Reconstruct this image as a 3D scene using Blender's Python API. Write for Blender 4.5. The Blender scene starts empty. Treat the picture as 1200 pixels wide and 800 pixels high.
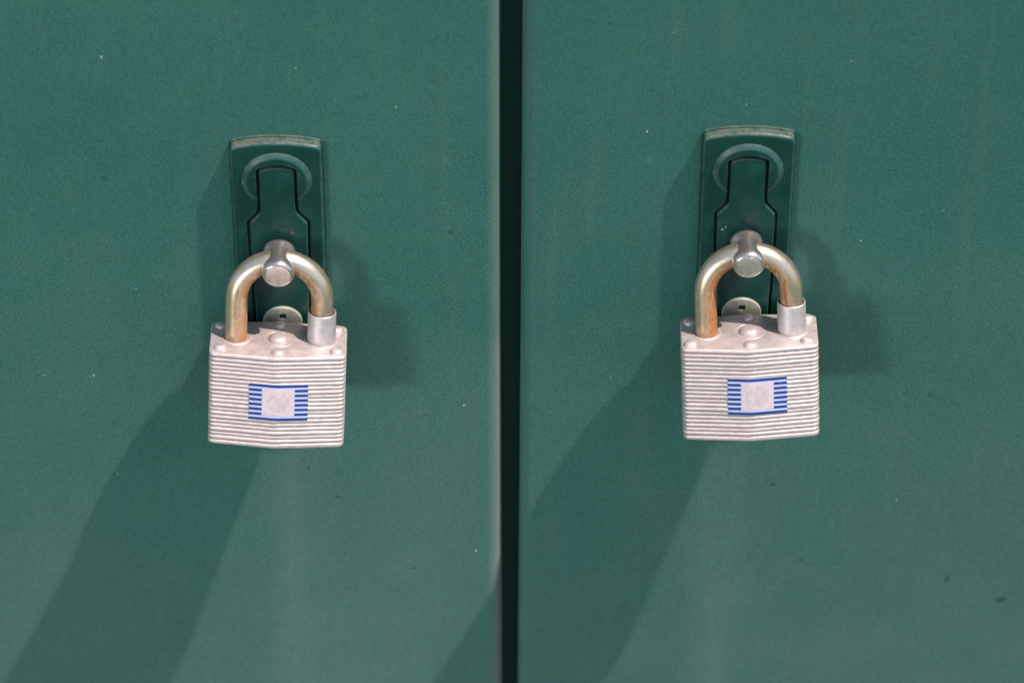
import bpy, bmesh, math, random
from mathutils import Vector, Matrix
R = math.radians
MM = 0.001
random.seed(7)
scn = bpy.context.scene
C = scn.collection

# ------------------------------------------------------------------ camera, sky, sun, exposure
PITCH = R(43); DIST = 1.3924
cam = bpy.data.cameras.new('camera'); co = bpy.data.objects.new('camera', cam); C.objects.link(co)
co.location = (0, -DIST*math.cos(PITCH), DIST*math.sin(PITCH))
co.rotation_euler = (R(90)-PITCH, 0, 0)
cam.sensor_width = 36; cam.lens = 165.0
cam.clip_start = 0.05; cam.clip_end = 200
cam.dof.use_dof = True; cam.dof.focus_distance = DIST-0.017; cam.dof.aperture_fstop = 11
scn.camera = co

SUN = Vector((3.5, -1.0, 7.9)).normalized()
w = bpy.data.worlds.new('World'); scn.world = w; w.use_nodes = True
nt = w.node_tree; nt.nodes.clear()
sky = nt.nodes.new('ShaderNodeTexSky'); sky.sky_type = 'NISHITA'; sky.sun_disc = False
sky.sun_elevation = math.asin(SUN.z); sky.sun_rotation = math.atan2(SUN.x, SUN.y)
sky.air_density = 1.0; sky.dust_density = 1.5; sky.ozone_density = 0.2
bg = nt.nodes.new('ShaderNodeBackground'); bg.inputs['Strength'].default_value = 0.145
wo = nt.nodes.new('ShaderNodeOutputWorld')
nt.links.new(sky.outputs[0], bg.inputs['Color']); nt.links.new(bg.outputs[0], wo.inputs['Surface'])

sl = bpy.data.lights.new('sun', 'SUN'); sl.energy = 5.0; sl.angle = R(1.0); sl.color = (1.0, 0.85, 0.79)
so = bpy.data.objects.new('sun', sl); C.objects.link(so)
so.rotation_euler = SUN.to_track_quat('Z', 'Y').to_euler(); so.location = SUN*5
# the second, softer light of the photograph (low, from the left): assumed area lamp, added to cast the soft shadow right of each lock
gl = bpy.data.lights.new('assumed_low_light', 'AREA'); gl.shape = 'DISK'; gl.size = 0.55; gl.energy = 30; gl.color = (1.0, 0.87, 0.80)
go = bpy.data.objects.new('assumed_low_light', gl); C.objects.link(go)
GD = Vector((-0.69, -1.0, 0.15)).normalized(); go.location = GD*3.0
go.rotation_euler = GD.to_track_quat('Z', 'Y').to_euler()

vs = scn.view_settings
scn.display_settings.display_device = 'sRGB'
vs.view_transform = 'Standard'; vs.look = 'None'; vs.gamma = 1.0; vs.use_curve_mapping = False; vs.exposure = 0.48

# ------------------------------------------------------------------ helpers
def link(name, me, mat=None, parent=None, loc=(0,0,0), rot=(0,0,0)):
    o = bpy.data.objects.new(name, me); C.objects.link(o)
    if mat and me is not None and not me.materials: me.materials.append(mat)
    o.parent = parent; o.location = [v*MM for v in loc]; o.rotation_euler = rot
    return o
def thing(name, label, cat, loc=(0,0,0), rot=(0,0,0), group=None):
    o = bpy.data.objects.new(name, None); C.objects.link(o)
    o.location = [v*MM for v in loc]; o.rotation_euler = rot; o.empty_display_size = .01
    o['label'] = label; o['category'] = cat
    if group: o['group'] = group
    return o
def finish(bm, name, smooth=35, mm=True):
    if mm: bmesh.ops.scale(bm, vec=(MM,)*3, verts=bm.verts)
    bmesh.ops.recalc_face_normals(bm, faces=bm.faces)
    me = bpy.data.meshes.new(name); bm.to_mesh(me); bm.free()
    if smooth:
        me.shade_smooth(); me.set_sharp_from_angle(angle=R(smooth))
    return me
def loft(bm, rings, cap0=True, cap1=True, mat=0):
    vr = [[bm.verts.new(p) for p in r] for r in rings]
    n = len(vr[0])
    for a, b in zip(vr, vr[1:]):
        for i in range(n):
            f = bm.faces.new((a[i], a[(i+1) % n], b[(i+1) % n], b[i])); f.material_index = mat
    if cap0: bm.faces.new(vr[0][::-1]).material_index = mat
    if cap1: bm.faces.new(vr[-1]).material_index = mat
    return vr
def circ(r, n, f):           # ring of points through f(x, y)
    return [f(r*math.cos(2*math.pi*i/n), r*math.sin(2*math.pi*i/n)) for i in range(n)]
def lathe_y(bm, prof, n=48, cx=0, cz=0, sx=None):    # axis out of the door: profile of (radius, depth)
    rings = []
    for k, (r, d) in enumerate(prof):
        fx = sx[k] if sx else 1
        rings.append(circ(r, n, lambda a, b: (cx+a*fx, -d, cz+b)))
    loft(bm, rings)
def lathe_z(bm, prof, n=40, cx=0, cy=0, close=True):
    loft(bm, [circ(r, n, lambda a, b: (cx+a, cy+b, z)) for r, z in prof], close, close)
def rounded(poly, rad, seg=6):   # round the corners of a polygon
    out = []
    n = len(poly)
    for i in range(n):
        p0, p, p1 = Vector(poly[i-1]), Vector(poly[i]), Vector(poly[(i+1) % n])
        r = rad[i] if isinstance(rad, (list, tuple)) else rad
        if r <= 0: out.append(tuple(p)); continue
        u, v = (p0-p).normalized(), (p1-p).normalized()
        ang = u.angle(v); t = min(r/math.tan(ang/2), (p0-p).length*.49, (p1-p).length*.49)
        a, b = p+u*t, p+v*t
        for k in range(seg+1):
            s = k/seg
            out.append(tuple((1-s)**2*a + 2*s*(1-s)*p + s*s*b))
    return out
def plate2d(poly, d0, d1, bev, bres=3):  # outline in (x, z) extruded from depth d0 to d1 with a rolled front edge
    bm = bmesh.new()
    n = len(poly)
    P = [Vector(p) for p in poly]
    area = sum(P[i-1].x*P[i].y - P[i].x*P[i-1].y for i in range(n))
    if area < 0: P.reverse()
    nor = []
    for i in range(n):
        e0, e1 = (P[i]-P[i-1]).normalized(), (P[(i+1) % n]-P[i]).normalized()
        m = Vector((-(e0.y+e1.y), e0.x+e1.x)).normalized()
        c = max(.5, m.dot(Vector((-e0.y, e0.x))))
        nor.append(m/c)
    rings = [[(p.x, -d0, p.y) for p in P]]
    for k in range(bres+1):
        t = k/bres*math.pi/2
        off, d = bev*(1-math.cos(t)), d1-bev+bev*math.sin(t)
        rings.append([(p.x+q.x*off, -d, p.y+q.y*off) for p, q in zip(P, nor)])
    loft(bm, rings)
    return bm
def boolean(me, cutter, name, smooth=35):
    a = bpy.data.objects.new('tmp_a', me); b = bpy.data.objects.new('tmp_b', cutter)
    C.objects.link(a); C.objects.link(b)
    m = a.modifiers.new('cut', 'BOOLEAN'); m.operation = 'DIFFERENCE'; m.object = b; m.solver = 'EXACT'
    dg = bpy.context.evaluated_depsgraph_get()
    out = bpy.data.meshes.new_from_object(a.evaluated_get(dg)); out.name = name
    bpy.data.objects.remove(a); bpy.data.objects.remove(b)
    out.materials.clear()
    out.shade_smooth(); out.set_sharp_from_angle(angle=R(smooth))
    return out

# ------------------------------------------------------------------ materials
class NT:
    def __init__(s, name, vary=False):
        s.vary = vary
        s.m = bpy.data.materials.new(name); s.m.use_nodes = True
        s.t = s.m.node_tree; s.p = s.t.nodes['Principled BSDF']; s.tc = s.n('ShaderNodeTexCoord')
    def n(s, typ, **kw):
        o = s.t.nodes.new(typ)
        for k, v in kw.items(): setattr(o, k, v)
        return o
    def l(s, a, b): s.t.links.new(a, b)
    def noise(s, scale, detail=3, rough=.55, vec=None, stretch=None):
        if s.vary and vec is None:
            oi = s.n('ShaderNodeObjectInfo'); va = s.n('ShaderNodeVectorMath', operation='MULTIPLY_ADD')
            s.l(oi.outputs['Random'], va.inputs[0]); va.inputs[1].default_value = (3.1, 5.7, 4.3); s.l(s.tc.outputs['Object'], va.inputs[2]); vec = va.outputs[0]
        o = s.n('ShaderNodeTexNoise'); o.inputs['Scale'].default_value = scale
        o.inputs['Detail'].default_value = detail; o.inputs['Roughness'].default_value = rough
        v = vec or s.tc.outputs['Object']
        if stretch:
            mp = s.n('ShaderNodeMapping'); mp.inputs['Scale'].default_value = stretch; s.l(v, mp.inputs['Vector']); v = mp.outputs[0]
        s.l(v, o.inputs['Vector']); return o.outputs['Fac']
    def ramp(s, fac, lo, hi, a=0.0, b=1.0):
        o = s.n('ShaderNodeMapRange'); o.interpolation_type = 'SMOOTHSTEP'
        for k, v in (('From Min', lo), ('From Max', hi), ('To Min', a), ('To Max', b)): o.inputs[k].default_value = v
        s.l(fac, o.inputs['Value']); return o.outputs[0]
    def math(s, op, a, b=None):
        o = s.n('ShaderNodeMath', operation=op)
        for i, v in enumerate((a, b)):
            if v is None: continue
            if isinstance(v, (int, float)): o.inputs[i].default_value = v
            else: s.l(v, o.inputs[i])
        return o.outputs[0]
    def mix(s, fac, a, b):
        o = s.n('ShaderNodeMix', data_type='RGBA')
        if isinstance(fac, (int, float)): o.inputs[0].default_value = fac
        else: s.l(fac, o.inputs[0])
        for i, v in ((6, a), (7, b)):
            if isinstance(v, tuple): o.inputs[i].default_value = (*v, 1)
            else: s.l(v, o.inputs[i])
        return o.outputs[2]
    def bump(s, h, strength, dist):
        o = s.n('ShaderNodeBump'); o.inputs['Strength'].default_value = strength; o.inputs['Distance'].default_value = dist
        s.l(h, o.inputs['Height'])
        if s.p.inputs['Normal'].is_linked: s.l(s.p.inputs['Normal'].links[0].from_socket, o.inputs['Normal'])
        s.l(o.outputs[0], s.p.inputs['Normal'])
    def set(s, **kw):
        for k, v in kw.items():
            k = k.replace('_', ' ')
            if isinstance(v, tuple): s.p.inputs[k].default_value = (*v, 1)
            elif isinstance(v, (int, float)): s.p.inputs[k].default_value = v
            else: s.l(v, s.p.inputs[k])
        return s.m

def door_paint():
    t = NT('teal_green_door_paint')
    big = t.noise(9, 4, .55); mid = t.noise(60, 3, .6); 
    rm = t.n('ShaderNodeMapping'); rm.inputs['Rotation'].default_value = (.7, .5, .9); t.l(t.tc.outputs['Object'], rm.inputs['Vector'])
    rm2 = t.n('ShaderNodeMapping'); rm2.inputs['Rotation'].default_value = (-.4, 1.1, 2.2); t.l(t.tc.outputs['Object'], rm2.inputs['Vector'])
    grain = t.math('ADD', t.math('MULTIPLY', t.noise(4200, 2, .7, rm.outputs[0]), .5), t.math('MULTIPLY', t.noise(2500, 2, .7, rm2.outputs[0]), .5))
    streak = t.noise(1, 4, .6, stretch=(140, 140, 9))
    col = t.mix(t.ramp(big, .35, .68), (.021, .109, .088), (.027, .120, .097))
    col = t.mix(t.ramp(mid, .45, .8, 0, .35), col, (.034, .122, .097))
    col = t.mix(t.ramp(streak, .52, .8, 0, .5), col, (.054, .132, .107))          # faint rain streaks
    low = t.n('ShaderNodeSeparateXYZ'); t.l(t.tc.outputs['Object'], low.inputs[0])
    splash = t.math('MULTIPLY', t.ramp(low.outputs['Z'], .06, -.18), t.ramp(t.noise(14, 4, .6), .25, .7, .35, 1))
    col = t.mix(t.math('MULTIPLY', splash, .5), col, (.062, .130, .104))            # dust splashed up the lower doors
    # pale run-off below each lock, a stain with a shape of its own
    sep = t.n('ShaderNodeSeparateXYZ'); t.l(t.tc.outputs['Object'], sep.inputs[0])
    wob = t.math('MULTIPLY', t.math('SUBTRACT', t.noise(25, 2), .5), .014)
    for cx, hw in ((-.0660, .011), (.0640, .013)):
        dx = t.math('ABSOLUTE', t.math('SUBTRACT', t.math('ADD', sep.outputs['X'], wob), cx))
        band = t.math('MULTIPLY', t.ramp(dx, hw*.15, hw, 1, 0), t.ramp(sep.outputs['Z'], -.036, -.048, 0, 1))
        band = t.math('MULTIPLY', band, t.ramp(streak, .3, .7, .35, .8))
        col = t.mix(t.math('MULTIPLY', band, .75), col, (.072, .150, .124))
    g = t.ramp(grain, .33, .67, .45, 1.55)
    mul = t.n('ShaderNodeMix', data_type='RGBA', blend_type='MULTIPLY'); mul.inputs[0].default_value = 1
    cmb = t.n('ShaderNodeCombineXYZ')
    for i in range(3): t.l(g, cmb.inputs[i])
    t.l(col, mul.inputs[6]); t.l(cmb.outputs[0], mul.inputs[7])
    spots = t.n('ShaderNodeTexVoronoi'); spots.inputs['Scale'].default_value = 55; t.l(t.tc.outputs['Object'], spots.inputs['Vector'])
    sp = t.math('MULTIPLY', t.ramp(spots.outputs['Distance'], .04, .09, 1, 0), t.ramp(t.noise(18, 1), .55, .62))
    col2 = t.mix(t.math('MULTIPLY', sp, .35), mul.outputs[2], (.09, .17, .14))
    t.bump(grain, .35, .0002); t.bump(t.noise(900, 2, .5), .10, .0004); t.bump(t.noise(7, 2), .25, .004)
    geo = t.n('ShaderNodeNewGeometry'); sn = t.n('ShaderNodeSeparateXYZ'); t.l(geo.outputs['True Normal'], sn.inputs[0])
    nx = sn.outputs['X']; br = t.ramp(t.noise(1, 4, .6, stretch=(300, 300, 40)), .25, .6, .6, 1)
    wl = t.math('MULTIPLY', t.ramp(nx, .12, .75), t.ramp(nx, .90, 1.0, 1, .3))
    col2 = t.mix(t.math('MULTIPLY', t.math('MULTIPLY', wl, br), .32), col2, (.105, .135, .098))    # chalky wear plus warm sunlight painted on right-facing rolled edges
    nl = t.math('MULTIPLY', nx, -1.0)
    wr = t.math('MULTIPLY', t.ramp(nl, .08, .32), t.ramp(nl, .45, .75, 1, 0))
    col2 = t.mix(t.math('MULTIPLY', t.math('MULTIPLY', wr, br), .45), col2, (.06, .125, .12))  # same wear with bluish shade painted in, on left-facing rolled edges
    rough = t.ramp(mid, .3, .8, .40, .52)
    film = t.math('ADD', t.math('MULTIPLY', splash, .22), t.math('MULTIPLY', t.ramp(t.noise(22, 4, .6), .3, .7), .10))
    film = t.math('ADD', film, .12)                                                # thin film of dust, thicker low down
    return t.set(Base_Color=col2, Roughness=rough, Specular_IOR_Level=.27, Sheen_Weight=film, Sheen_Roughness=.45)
def hw_paint(ring=False):
    t = NT('green_enamel_sky_lit_rim' if ring else 'green_enamel')
    col = t.mix(t.ramp(t.noise(150, 4), .35, .7), (.0005, .032, .025), (.002, .043, .034))
    geo = t.n('ShaderNodeNewGeometry')
    edge = t.ramp(geo.outputs['Pointiness'], .53, .60)
    worn = t.math('MULTIPLY', edge, t.ramp(t.noise(700, 4, .7), .42, .62))
    col = t.mix(t.math('MULTIPLY', worn, .6), col, (.16, .21, .17))
    sep = t.n('ShaderNodeSeparateXYZ'); t.l(geo.outputs['Normal'], sep.inputs[0])
    dust = t.math('MULTIPLY', t.ramp(sep.outputs['Z'], .45, .8), t.ramp(t.noise(500, 4, .7), .3, .6))   # grit lying on ledges
    col = t.mix(t.math('MULTIPLY', dust, .34), col, (.20, .19, .15))
    bev = t.math('ABSOLUTE', sep.outputs['Y'])
    bev = t.math('MULTIPLY', t.math('MULTIPLY', t.ramp(bev, .97, .85), t.ramp(bev, .25, .5)), t.ramp(t.noise(350, 3, .6), .35, .65, .25, 1))
    col = t.mix(t.math('MULTIPLY', bev, .32), col, (.07, .145, .13))                # light caught by the rolled edges, painted into the colour
    sc = t.ramp(t.noise(1100, 3, .7), .62, .75)
    col = t.mix(t.math('MULTIPLY', sc, .18), col, (.10, .2, .17))
    if ring:
        so_ = t.n('ShaderNodeSeparateXYZ'); t.l(t.tc.outputs['Object'], so_.inputs[0])
        rad = t.math('SQRT', t.math('ADD', t.math('POWER', so_.outputs['X'], 2.0), t.math('POWER', so_.outputs['Z'], 2.0)))
        rim_sky = t.math('MULTIPLY', t.ramp(rad, .0083, .0088), t.ramp(t.noise(250, 3), .3, .6, .6, 1))
        col = t.mix(t.math('MULTIPLY', rim_sky, .30), col, (.055, .115, .115))  # sky reflection on the ring's chamfer, painted as a paler blue-green
    t.bump(t.noise(1300, 2), .08, .0003)
    return t.set(Base_Color=col, Roughness=t.ramp(t.noise(200), .3, .7, .38, .52), Specular_IOR_Level=.27)
def lock_steel(name, base, rough, metallic=.75):
    t = NT(name, True)
    oi = t.n('ShaderNodeObjectInfo')
    col = t.mix(t.ramp(t.noise(400, 4, .65), .35, .7), tuple(.87*c for c in base), tuple(min(1, 1.06*c) for c in base))
    col = t.mix(t.ramp(t.noise(1500, 3, .7), .60, .78, 0, .35), col, (.34, .34, .33))
    col = t.mix(t.math('MULTIPLY', oi.outputs['Random'], .12), col, (.45, .46, .46))
    t.bump(t.noise(1800, 3, .6), .22, .0003)
    return t.set(Base_Color=col, Roughness=t.ramp(t.noise(300, 3), .3, .7, rough-.06, rough+.08), Metallic=metallic)
def shackle_steel(name='rust_stained_plated_steel', amount=1.0):
    t = NT(name, True)
    sep = t.n('ShaderNodeSeparateXYZ'); t.l(t.tc.outputs['Object'], sep.inputs[0])
    n1 = t.noise(260, 5, .68, stretch=(1, 1, .45)); n2 = t.noise(1100, 3, .7)
    # the inner side of the bow and its foot have rusted: distance from the bow's centre line
    x2 = t.math('POWER', sep.outputs['X'], 2.0)
    zz = t.math('MAXIMUM', t.math('ADD', sep.outputs['Z'], .01235), 0.0)
    rr = t.math('SQRT', t.math('ADD', x2, t.math('POWER', zz, 2.0)))
    inner = t.ramp(t.math('ADD', rr, t.math('MULTIPLY', t.math('SUBTRACT', n1, .5), .008)), .0108, .0140, 1, 0)
    low = t.ramp(sep.outputs['Z'], -.029, -.004, 1, .0)
    col = t.mix(t.ramp(n1, .35, .7), (.62, .55, .46), (.54, .45, .32))
    col = t.mix(t.math('MULTIPLY', low, .45*amount), col, (.46, .33, .16))
    rust = t.math('MULTIPLY', inner, t.ramp(n1, .25, .52))
    n3 = t.noise(420, 4, .7)
    rust = t.math('MAXIMUM', rust, t.math('MULTIPLY', t.ramp(n2, .54, .66), t.ramp(n3, .48, .60)))
    col = t.mix(t.math('MULTIPLY', rust, .9*amount), col, t.mix(t.ramp(n2, .4, .65), (.34, .155, .045), (.20, .085, .03)))
    met = t.ramp(rust, 0, 1, .9, .2)
    t.bump(t.noise(1500, 3), .12, .0003)
    return t.set(Base_Color=col, Metallic=met, Roughness=t.ramp(rust, 0, 1, .33, .6))
def bright(name, base, rough, metallic=.95):
    t = NT(name)
    n = t.noise(600, 4, .65)
    col = t.mix(t.ramp(n, .35, .7), base, tuple(.72*c for c in base))
    col = t.mix(t.ramp(t.noise(1700, 3, .7), .62, .74, 0, .28), col, (.16, .13, .09))
    t.bump(t.noise(1300, 3), .10, .0003)
    return t.set(Base_Color=col, Metallic=metallic, Roughness=t.ramp(n, .3, .7, rough-.05, rough+.08))
def plain(name, col, rough=.5, metallic=0., var=.12, scale=800):
    t = NT(name)
    c = t.mix(t.ramp(t.noise(scale, 3, .6), .3, .7), tuple(v*(1-var) for v in col), tuple(min(1, v*(1+var)) for v in col))
    return t.set(Base_Color=c, Roughness=rough, Metallic=metallic)

M_door = door_paint(); M_hw = hw_paint(); M_ring = hw_paint(True)
M_lock = lock_steel('zinc_plated_lock_steel', (.56, .488, .47), .50, .58)
M_collar = lock_steel('zinc_plated_collar_steel', (.49, .47, .47), .48, .65)
M_shackle = shackle_steel(); M_shackle_b = shackle_steel('heavily_rusted_plated_steel', 1.22)
M_stud = bright('nickel_plated_stud', (.58, .53, .49), .27, .9)
M_face = bright('scuffed_stud_face', (.66, .52, .47), .45, .4); M_face_b = bright('dull_stud_face', (.46, .44, .40), .4, .6)
M_disc = bright('yellowed_plated_steel', (.60, .61, .48), .38, .65)
M_blue = plain('blue_label_ink', (.0005, .032, .16), .75)
M_white = plain('pale_label_foil', (.42, .46, .68), .38, .1, .05)
M_grey = plain('worn_label_centre', (.58, .49, .51), .5, .2, .07)
M_emb = plain('worn_label_emblem', (.525, .445, .47), .5, .2, .10)
M_dark = plain('dark_cabinet_inside', (.006, .06, .044), .6)
M_black = plain('keyhole_black', (.004, .006, .006), .6)
M_chip_w = plain('bare_primer_chip', (.46, .45, .40), .6)
M_chip_d = plain('dark_dirt_spot', (.013, .078, .062), .6)
M_chip_r = plain('reddish_chip', (.30, .12, .09), .6)
M_ground = plain('green_bounce_ground', (.035, .068, .040), .9, 0, .3, 30)

# ------------------------------------------------------------------ setting
bm = bmesh.new(); bmesh.ops.create_grid(bm, x_segments=4, y_segments=4, size=40)
g = link('bounce_ground', finish(bm, 'bounce_ground', 0, mm=False), M_ground, None, (0, 0, -900)); g['kind'] = 'structure'  # unseen ground sheet, added to bounce green light up onto the doors

bm = bmesh.new()   # the fixed post the two doors close against, 15 mm behind their faces
loft(bm, [[(-28, 15, z), (30, 15, z), (30, 28, z), (-28, 28, z)] for z in (-880, 760)])
post = link('cabinet_post', finish(bm, 'cabinet_post', 0), M_dark)

def door_mesh(x_gap, x_far, r):
    sgn = 1 if x_gap > x_far else -1
    prof = []
    for k in range(17):                     # rolled edge beside the gap
        t = k/16*math.pi/2
        prof.append((x_gap - sgn*r + sgn*r*math.sin(t), r - r*math.cos(t)))
    prof += [(x_gap, 13), (x_far, 13)]
    for k in range(9):
        t = k/8*math.pi/2
        prof.append((x_far + sgn*r - sgn*r*math.cos(t), r - r*math.sin(t)))
    bm = bmesh.new()
    loft(bm, [[(x, y, z) for x, y in prof] for z in (-860, -250, 250, 740)])
    return finish(bm, 'door_panel', 40)

def chips(bm, pts, d=.06, mat=0, base=0):
    for x, z, r in pts:
        n = 9; rr = [r*random.uniform(.55, 1.15) for _ in range(n)]; a0 = random.random()*6
        q = random.uniform(.6, 1)
        ring = lambda f, dd: [(x+f*rr[i]*q*math.cos(a0+i*2*math.pi/n), -dd-base, z+f*rr[i]*math.sin(a0+i*2*math.pi/n)) for i in range(n)]
        loft(bm, [ring(1, -.02), ring(.8, d)], True, True, mat)

# ------------------------------------------------------------------ latch hardware, in mm about the pivot ring's centre
def arch_plate(grow=0):
    top, side, bot = 13.7+grow, 13.15+grow, -86-grow
    pts = []
    n = 10
    for k in range(n+1):                   # slightly arched top
        x = side*(.64*(1-2*(k-1)/(n-2)) if 0 < k < n else 1-2*k/n); pts.append((x, top - 1.7*(x/side)**2))
    poly = [(side, bot)] + pts + [(-side, bot)]
    rad = [2.5, 2.4+grow] + [0]*(n-1) + [2.4+grow, 2.5]
    return rounded(poly, rad)
def handle_outline(g=0.0):
    half = [(5.05+g, -11.8), (8.35+g, -16.2+g*.4), (7.65+g, -66-g)]
    arc = []
    for k in range(9):
        x = (5.05+g)*(.6*(1-2*(k-1)/6) if 0 < k < 8 else 1-2*k/8); arc.append((x, 5.0+1.7*g-1.15*(x/5.05)**2))
    poly = [half[2], half[1], half[0]] + arc + [(-x, z) for x, z in half]
    rad = [3, 1.4, 3.2, 1.5] + [0]*7 + [1.5, 3.2, 1.4, 3]
    return rounded(poly, rad, 5)
def slab(poly, d0, d1, name):
    bm = bmesh.new()
    loft(bm, [[(x, -d, z) for x, z in poly] for d in (d0, d1)])
    return finish(bm, name, 0)
PD = 3.4      # how far the plate stands off the door
cut = slab(handle_outline(.85), 1.4, 9, 'cut')
me_plate = boolean(finish(plate2d(arch_plate(), .0, PD, 1.15, 4), 'p'), cut, 'lock_plate')
bm = bmesh.new(); lathe_y(bm, [(10.1, PD-1), (10.1, PD+.15), (9.95, PD+.3), (8.75, PD+1.0), (8.45, PD+1.1)], 72)
me_boss = boolean(finish(bm, 'b', 30), slab(handle_outline(.85), 1.4, 9, 'cut'), 'pivot_ring', 30)
me_gasket = finish(plate2d(arch_plate(.4), -.1, .6, .25, 2), 'gasket')
me_handle = finish(plate2d(handle_outline(0), 1.5, PD+.85, .55, 3), 'handle', 40)
SZ, DZ = 0.0, -54.0                     # stud and key disc below the ring
bm = bmesh.new(); lathe_y(bm, [(5.8, 4), (5.8, PD+1.25), (5.55, PD+1.5), (5.2, PD+1.55)], 48, 0, DZ)
kb = bmesh.new(); loft(kb, [[(x+.1, -d, DZ+z+.9) for x, z in ((-.95, .3), (.95, .3), (.95, 2.3), (-.95, 2.3))] for d in (PD+.2, 9)])
me_disc = boolean(finish(bm, 'd', 30), finish(kb, 'k', 0), 'key_disc', 30)
bm = bmesh.new(); loft(bm, [[(x+.1, -d, DZ+z+.9) for x, z in ((-1.1, .1), (1.1, .1), (1.1, 2.5), (-1.1, 2.5))] for d in (PD+.1, PD+.3)])
me_keyhole = finish(bm, 'keyhole', 0)
# stud: round foot and head, its neck cut away on both sides where the shackle passes through
bm = bmesh.new()
prof = [(2.6, 3.6), (2.6, 6.1), (4.5, 6.15), (4.72, 6.4), (4.74, 6.9), (4.72, 7.6), (4.70, 8.5), (4.68, 9.6), (4.68, 10.6), (4.68, 11.7), (4.70, 12.7), (4.72, 13.5), (4.74, 14.1), (4.74, 15.8), (4.6, 16.4), (4.2, 16.9), (3.8, 17.15)]
sx = [1, 1, 1, 1, .99, .90, .75, .69, .685, .70, .78, .89, .97, 1, 1, 1, 1]
lathe_y(bm, prof, 56, 0, SZ, sx); me_stud = finish(bm, 'stud', 40)
bm = bmesh.new(); lathe_y(bm, [(3.62, 17.1), (3.6, 17.26), (3.4, 17.33)], 40, 0, SZ); me_sface = finish(bm, 'stud_face', 40)

def latch(door, x, z, stud_z, twist, face):
    at = (x, 0, z)
    link('lock_plate', me_plate, M_hw, door, at); link('gasket', me_gasket, M_hw, door, at)
    link('pivot_ring', me_boss, M_ring, door, at); link('handle', me_handle, M_hw, door, at)
    link('key_disc', me_disc, M_disc, door, at); link('keyhole', me_keyhole, M_black, door, at)
    link('stud', me_stud, M_stud, door, (x, 0, stud_z), (0, 0, twist))
    link('stud_face', me_sface.copy(), face, door, (x, 0, stud_z), (0, 0, twist))

cabinet = thing('metal_cabinet', 'green painted metal cabinet with two closed doors behind both padlocks', 'cabinet')
post.parent = cabinet
def door(label, x_gap, x_far, r, white, dark, tilt=0):
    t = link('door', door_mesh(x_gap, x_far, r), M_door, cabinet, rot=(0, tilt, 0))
    t['label'] = label
    bm = bmesh.new(); chips(bm, white)
    o = link('paint_chips', finish(bm, 'paint_chips', 0), M_chip_w, t); o['kind'] = 'stuff'
    bm = bmesh.new(); chips(bm, dark, .03)
    o = link('dirt_spots', finish(bm, 'dirt_spots', 0), M_chip_d, t); o['kind'] = 'stuff'
    return t
WHITE_L = [(-115.3, 109.1, .6), (-124.9, -13.9, .45), (-32.9, 90.6, .3), (-14.4, -26.3, .42), (-11.1, -88.5, .5), (-139.7, -13.9, .25), (-110.4, 21, .2), (-61, 105, .22), (-120, -55, .22), (-37, -76, .22)]
WHITE_R = [(38.2, 81.7, .42), (101.2, 40.4, .25), (124.6, 52.0, .2), (118, -66, .3), (66, 92, .25), (44.5, 118, .22), (29.5, -15, .22), (95, 108, .18)]
DARK_L = [(-117.0, 64.4, 1.5), (-97.7, 61.1, 1.2), (-61.8, -52.6, .9), (-17.8, 43.4, 1.2), (-102.8, 18.9, .9), (-53, -65, .8), (-41, -33, .5), (-30, -96, .8)]
DARK_R = [(136.0, -100.6, 1.7), (153.1, -109.8, 1.8), (125.6, -21.3, 1.0), (80.2, -59.1, 1.1), (108, 66, .8), (30, 52, .7), (90, -92, .9)]
dL = door('green door left of the dark gap, its edge sunlit', -3.4, -480, 4.4, WHITE_L, DARK_L)
dR = door('green door right of the dark gap, its edge shaded', 2.6, 480, 3.3, WHITE_R, DARK_R, R(.2))
for dr, pts, m in ((dL, [(-63.5, 46.8, .5)], M_chip_r), (dR, [(60.6, 48.4, .35), (61.6, 49.3, .22), (59.8, 50.6, .18)], M_chip_w)):
    bm = bmesh.new(); chips(bm, pts, .03, 0, PD+.85)
    o = link('handle_chips', finish(bm, 'handle_chips', 0), m, dr); o['kind'] = 'stuff'
latch(dL, -67.4, 66.4, 41.5, 0, M_face); latch(dR, 67.3, 70.1, 45.35, R(2.5), M_face_b)

# ------------------------------------------------------------------ padlocks, in mm about the stud's axis
TOP, NP, PITCHP, W2, D2, RIDGE = -25.9, 22, 1.36, 19.9, 9.4, 2.2
def lock_outline(inset=0.0):
    w_, d_ = W2-inset, D2-inset
    poly = [(-w_, -d_), (-.6, -d_-RIDGE), (.6, -d_-RIDGE), (w_, -d_), (w_, d_), (.6, d_+RIDGE*.6), (-.6, d_+RIDGE*.6), (-w_, d_)]
    return rounded(poly, [2.3, .6, .6, 2.3, 2.3, .6, .6, 2.3], 5)
def lam_mesh(h, top=False):
    bm = bmesh.new(); hh = h/2
    prof = [(.30, -hh), (.12, -hh*.80), (.02, -hh*.5), (0, 0), (.02, hh*.5), (.12, hh*.80), (.30, hh)]
    if top: prof = [(.42, -hh), (.12, -hh*.75), (0, -hh*.3), (0, hh*.45), (.12, hh*.80), (.45, hh)]
    loft(bm, [[(x, y, z) for x, y in lock_outline(i)] for i, z in prof])
    return finish(bm, 'steel_plate', 60)
me_lam = lam_mesh(PITCHP); me_lamT = lam_mesh(PITCHP*1.15, True); me_lamB = lam_mesh(PITCHP*1.25, True)
def dome(r, h):
    bm = bmesh.new()
    lathe_z(bm, [(r*1.0, -.2), (r, .08*h), (r*.95, .40*h), (r*.80, .72*h), (r*.55, .92*h), (r*.25, h), (r*.06, h*1.01)], 28)
    return finish(bm, 'rivet', 60)
me_riv, me_dome = dome(2.0, 1.25), dome(2.95, 1.6)
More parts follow.
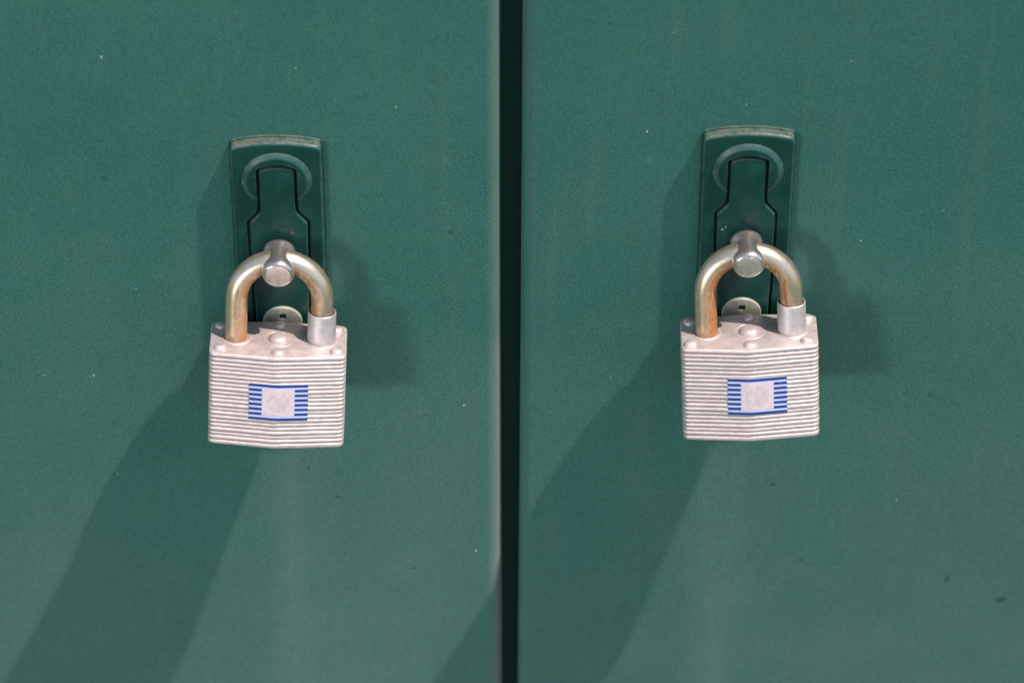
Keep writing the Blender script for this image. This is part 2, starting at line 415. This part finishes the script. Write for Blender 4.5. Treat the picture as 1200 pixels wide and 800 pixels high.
bm = bmesh.new(); lathe_z(bm, [(2.9, -.1), (4.2, -.1), (4.15, .12), (3.9, .22), (3.4, .22), (2.95, .12)], 36, close=False); me_lip = finish(bm, 'lip', 60)
def torus(Rr, r):
    bm = bmesh.new(); rings = []
    for i in range(40):
        a = 2*math.pi*i/40
        rings.append([((Rr+r*math.cos(b))*math.cos(a), (Rr+r*math.cos(b))*math.sin(a), r*.6*math.sin(b)) for b in [2*math.pi*j/8 for j in range(8)]])
    rings.append(rings[0]); loft(bm, rings, False, False)
    bmesh.ops.remove_doubles(bm, verts=bm.verts, dist=1e-5); return finish(bm, 'lip', 60)
me_ring = torus(4.0, .42); me_cring = torus(4.45, .40); me_dring = torus(4.4, .18)
# shackle: one bent bar, radius 3.25, legs 24.9 apart
AR, RR = 12.45, 3.25
def shackle_mesh():
    path = [(-AR, z) for z in (TOP-2, TOP+4, TOP+9, TOP+13)]
    zc = .1-AR
    for k in range(25):
        a = math.pi - math.pi*k/24; path.append((AR*math.cos(a), zc+AR*math.sin(a)))
    path += [(AR, z) for z in (TOP+13, TOP+9, TOP+4, TOP-2)]
    bm = bmesh.new(); rings = []
    for i, (x, z) in enumerate(path):
        a = Vector(path[max(i-1, 0)]); b = Vector(path[min(i+1, len(path)-1)]); t = (b-a).normalized()
        nx, nz = t.y, -t.x
        rings.append([(x+RR*math.cos(q)*nx, RR*math.sin(q), z+RR*math.cos(q)*nz) for q in [2*math.pi*j/28 for j in range(28)]])
    loft(bm, rings); return finish(bm, 'shackle', 60)
me_shackle = shackle_mesh()
bm = bmesh.new()
lathe_z(bm, [(3.4, -.5), (4.15, -.5), (4.15, 9.3), (4.08, 9.6), (3.9, 9.75), (3.72, 9.65), (3.62, 9.4), (3.6, 4.0)], 44, close=False)
me_collar = finish(bm, 'collar', 50)
# printed label following the ridge of the front: foil sheet, ink bars, worn centre
def label_mesh(ox):
    bm = bmesh.new()
    yf = lambda x: -D2 - RIDGE*(1-min(1, max(abs(x)-.6, 0)/(W2-.6)))
    def sheet(x0, x1, z0, z1, lift, mat, thick=.1):
        xs = sorted({x0, x1, *[v for v in (-.6, 0, .6) if x0 < v < x1]})
        fr = [(x, yf(x)-lift) for x in xs]
        rings = []
        for x, y in fr:
            rings.append([(x, y, z0), (x, y, z1), (x, y+thick, z1), (x, y+thick, z0)])
        loft(bm, rings, True, True, mat)
    WL, HL = 17.2, 11.8; x0, x1 = ox-WL/2, ox+WL/2
    pitch = HL/14.85; zt = HL/2
    sheet(x0, x1, -HL/2, HL/2, .10, 0, .30)
    for k in range(8):
        a = zt - k*2*pitch*.995; b = a - pitch*1.06
        if k in (0, 7): sheet(x0, x1, b, a, .14, 1)
        else:
            sheet(x0, x0+3.75, b, a, .14, 1); sheet(x1-3.85, x1, b, a, .14, 1)
    sheet(ox-4.55, ox+4.5, -HL/2+1.5, HL/2-1.5, .14, 2)
    n = 28                                   # rubbed round emblem
    pts = [(ox+3.2*math.cos(2*math.pi*i/n), 3.1*math.sin(2*math.pi*i/n)) for i in range(n)]
    c = bm.verts.new((ox, yf(ox)-.19, 0)); vs_ = [bm.verts.new((x, yf(x)-.18, z)) for x, z in pts]
    for i in range(n): bm.faces.new((c, vs_[i], vs_[(i+1) % n])).material_index = 3
    me = finish(bm, 'label', 0)
    for m in (M_white, M_blue, M_grey, M_emb): me.materials.append(m)
    return me

def padlock(label, x, z, roll, tilt, ox, lz, seed):
    rnd = random.Random(seed)
    t = thing('padlock', label, 'padlock', (x, -10.4, z), (tilt, roll, 0), 'laminated padlocks hanging on the cabinet latches')
    zc = TOP
    for k in range(NP):
        h, me = (PITCHP*1.15, me_lamT) if k == 0 else (PITCHP*1.25, me_lamB) if k == NP-1 else (PITCHP, me_lam)
        j = 0 if k in (0, NP-1) else 1
        o = link('steel_plate', me, M_lock, t, (j*rnd.uniform(-.09, .09), j*rnd.uniform(-.07, .07), zc-h/2), (0, j*rnd.uniform(-.0016, .0016), 0))
        zc -= h
    for px, py in ((-16.9, -6.7), (.2, -8.4), (16.9, -6.7), (-16.9, 6.5), (.3, 8.0), (16.9, 6.5)):
        r = link('rivet', me_riv, M_lock, t, (px+rnd.uniform(-.3, .3), py+rnd.uniform(-.2, .2), TOP)); r.rotation_euler = (rnd.uniform(-.08, .08), rnd.uniform(-.08, .08), 0)
    dm = link('domed_boss', me_dome, M_lock, t, (0, -.2, TOP)); link('boss_ring', me_dring, M_lock, dm)
    link('shackle_lip', me_ring, M_lock, t, (-AR, 0, TOP))
    sh = link('shackle', me_shackle if seed == 3 else me_shackle.copy(), None, t); sh.data.materials.clear(); sh.data.materials.append(M_shackle if seed == 3 else M_shackle_b)
    cl = link('collar', me_collar, M_collar, t, (AR, 0, TOP)); link('collar_lip', me_cring, M_lock, cl)
    link('label', label_mesh(ox), None, t, (0, 0, TOP-14.8-lz))
    return t
padlock('silver laminated padlock with blue striped label on the left door, right end hanging lower', -66.9, 41.6, R(2.7), R(-14), .6, 0, 3)
padlock('silver laminated padlock with blue striped label on the right door, left end hanging lower', 68.0, 44.6, R(-2.3), R(-14), 1.9, .5, 11)
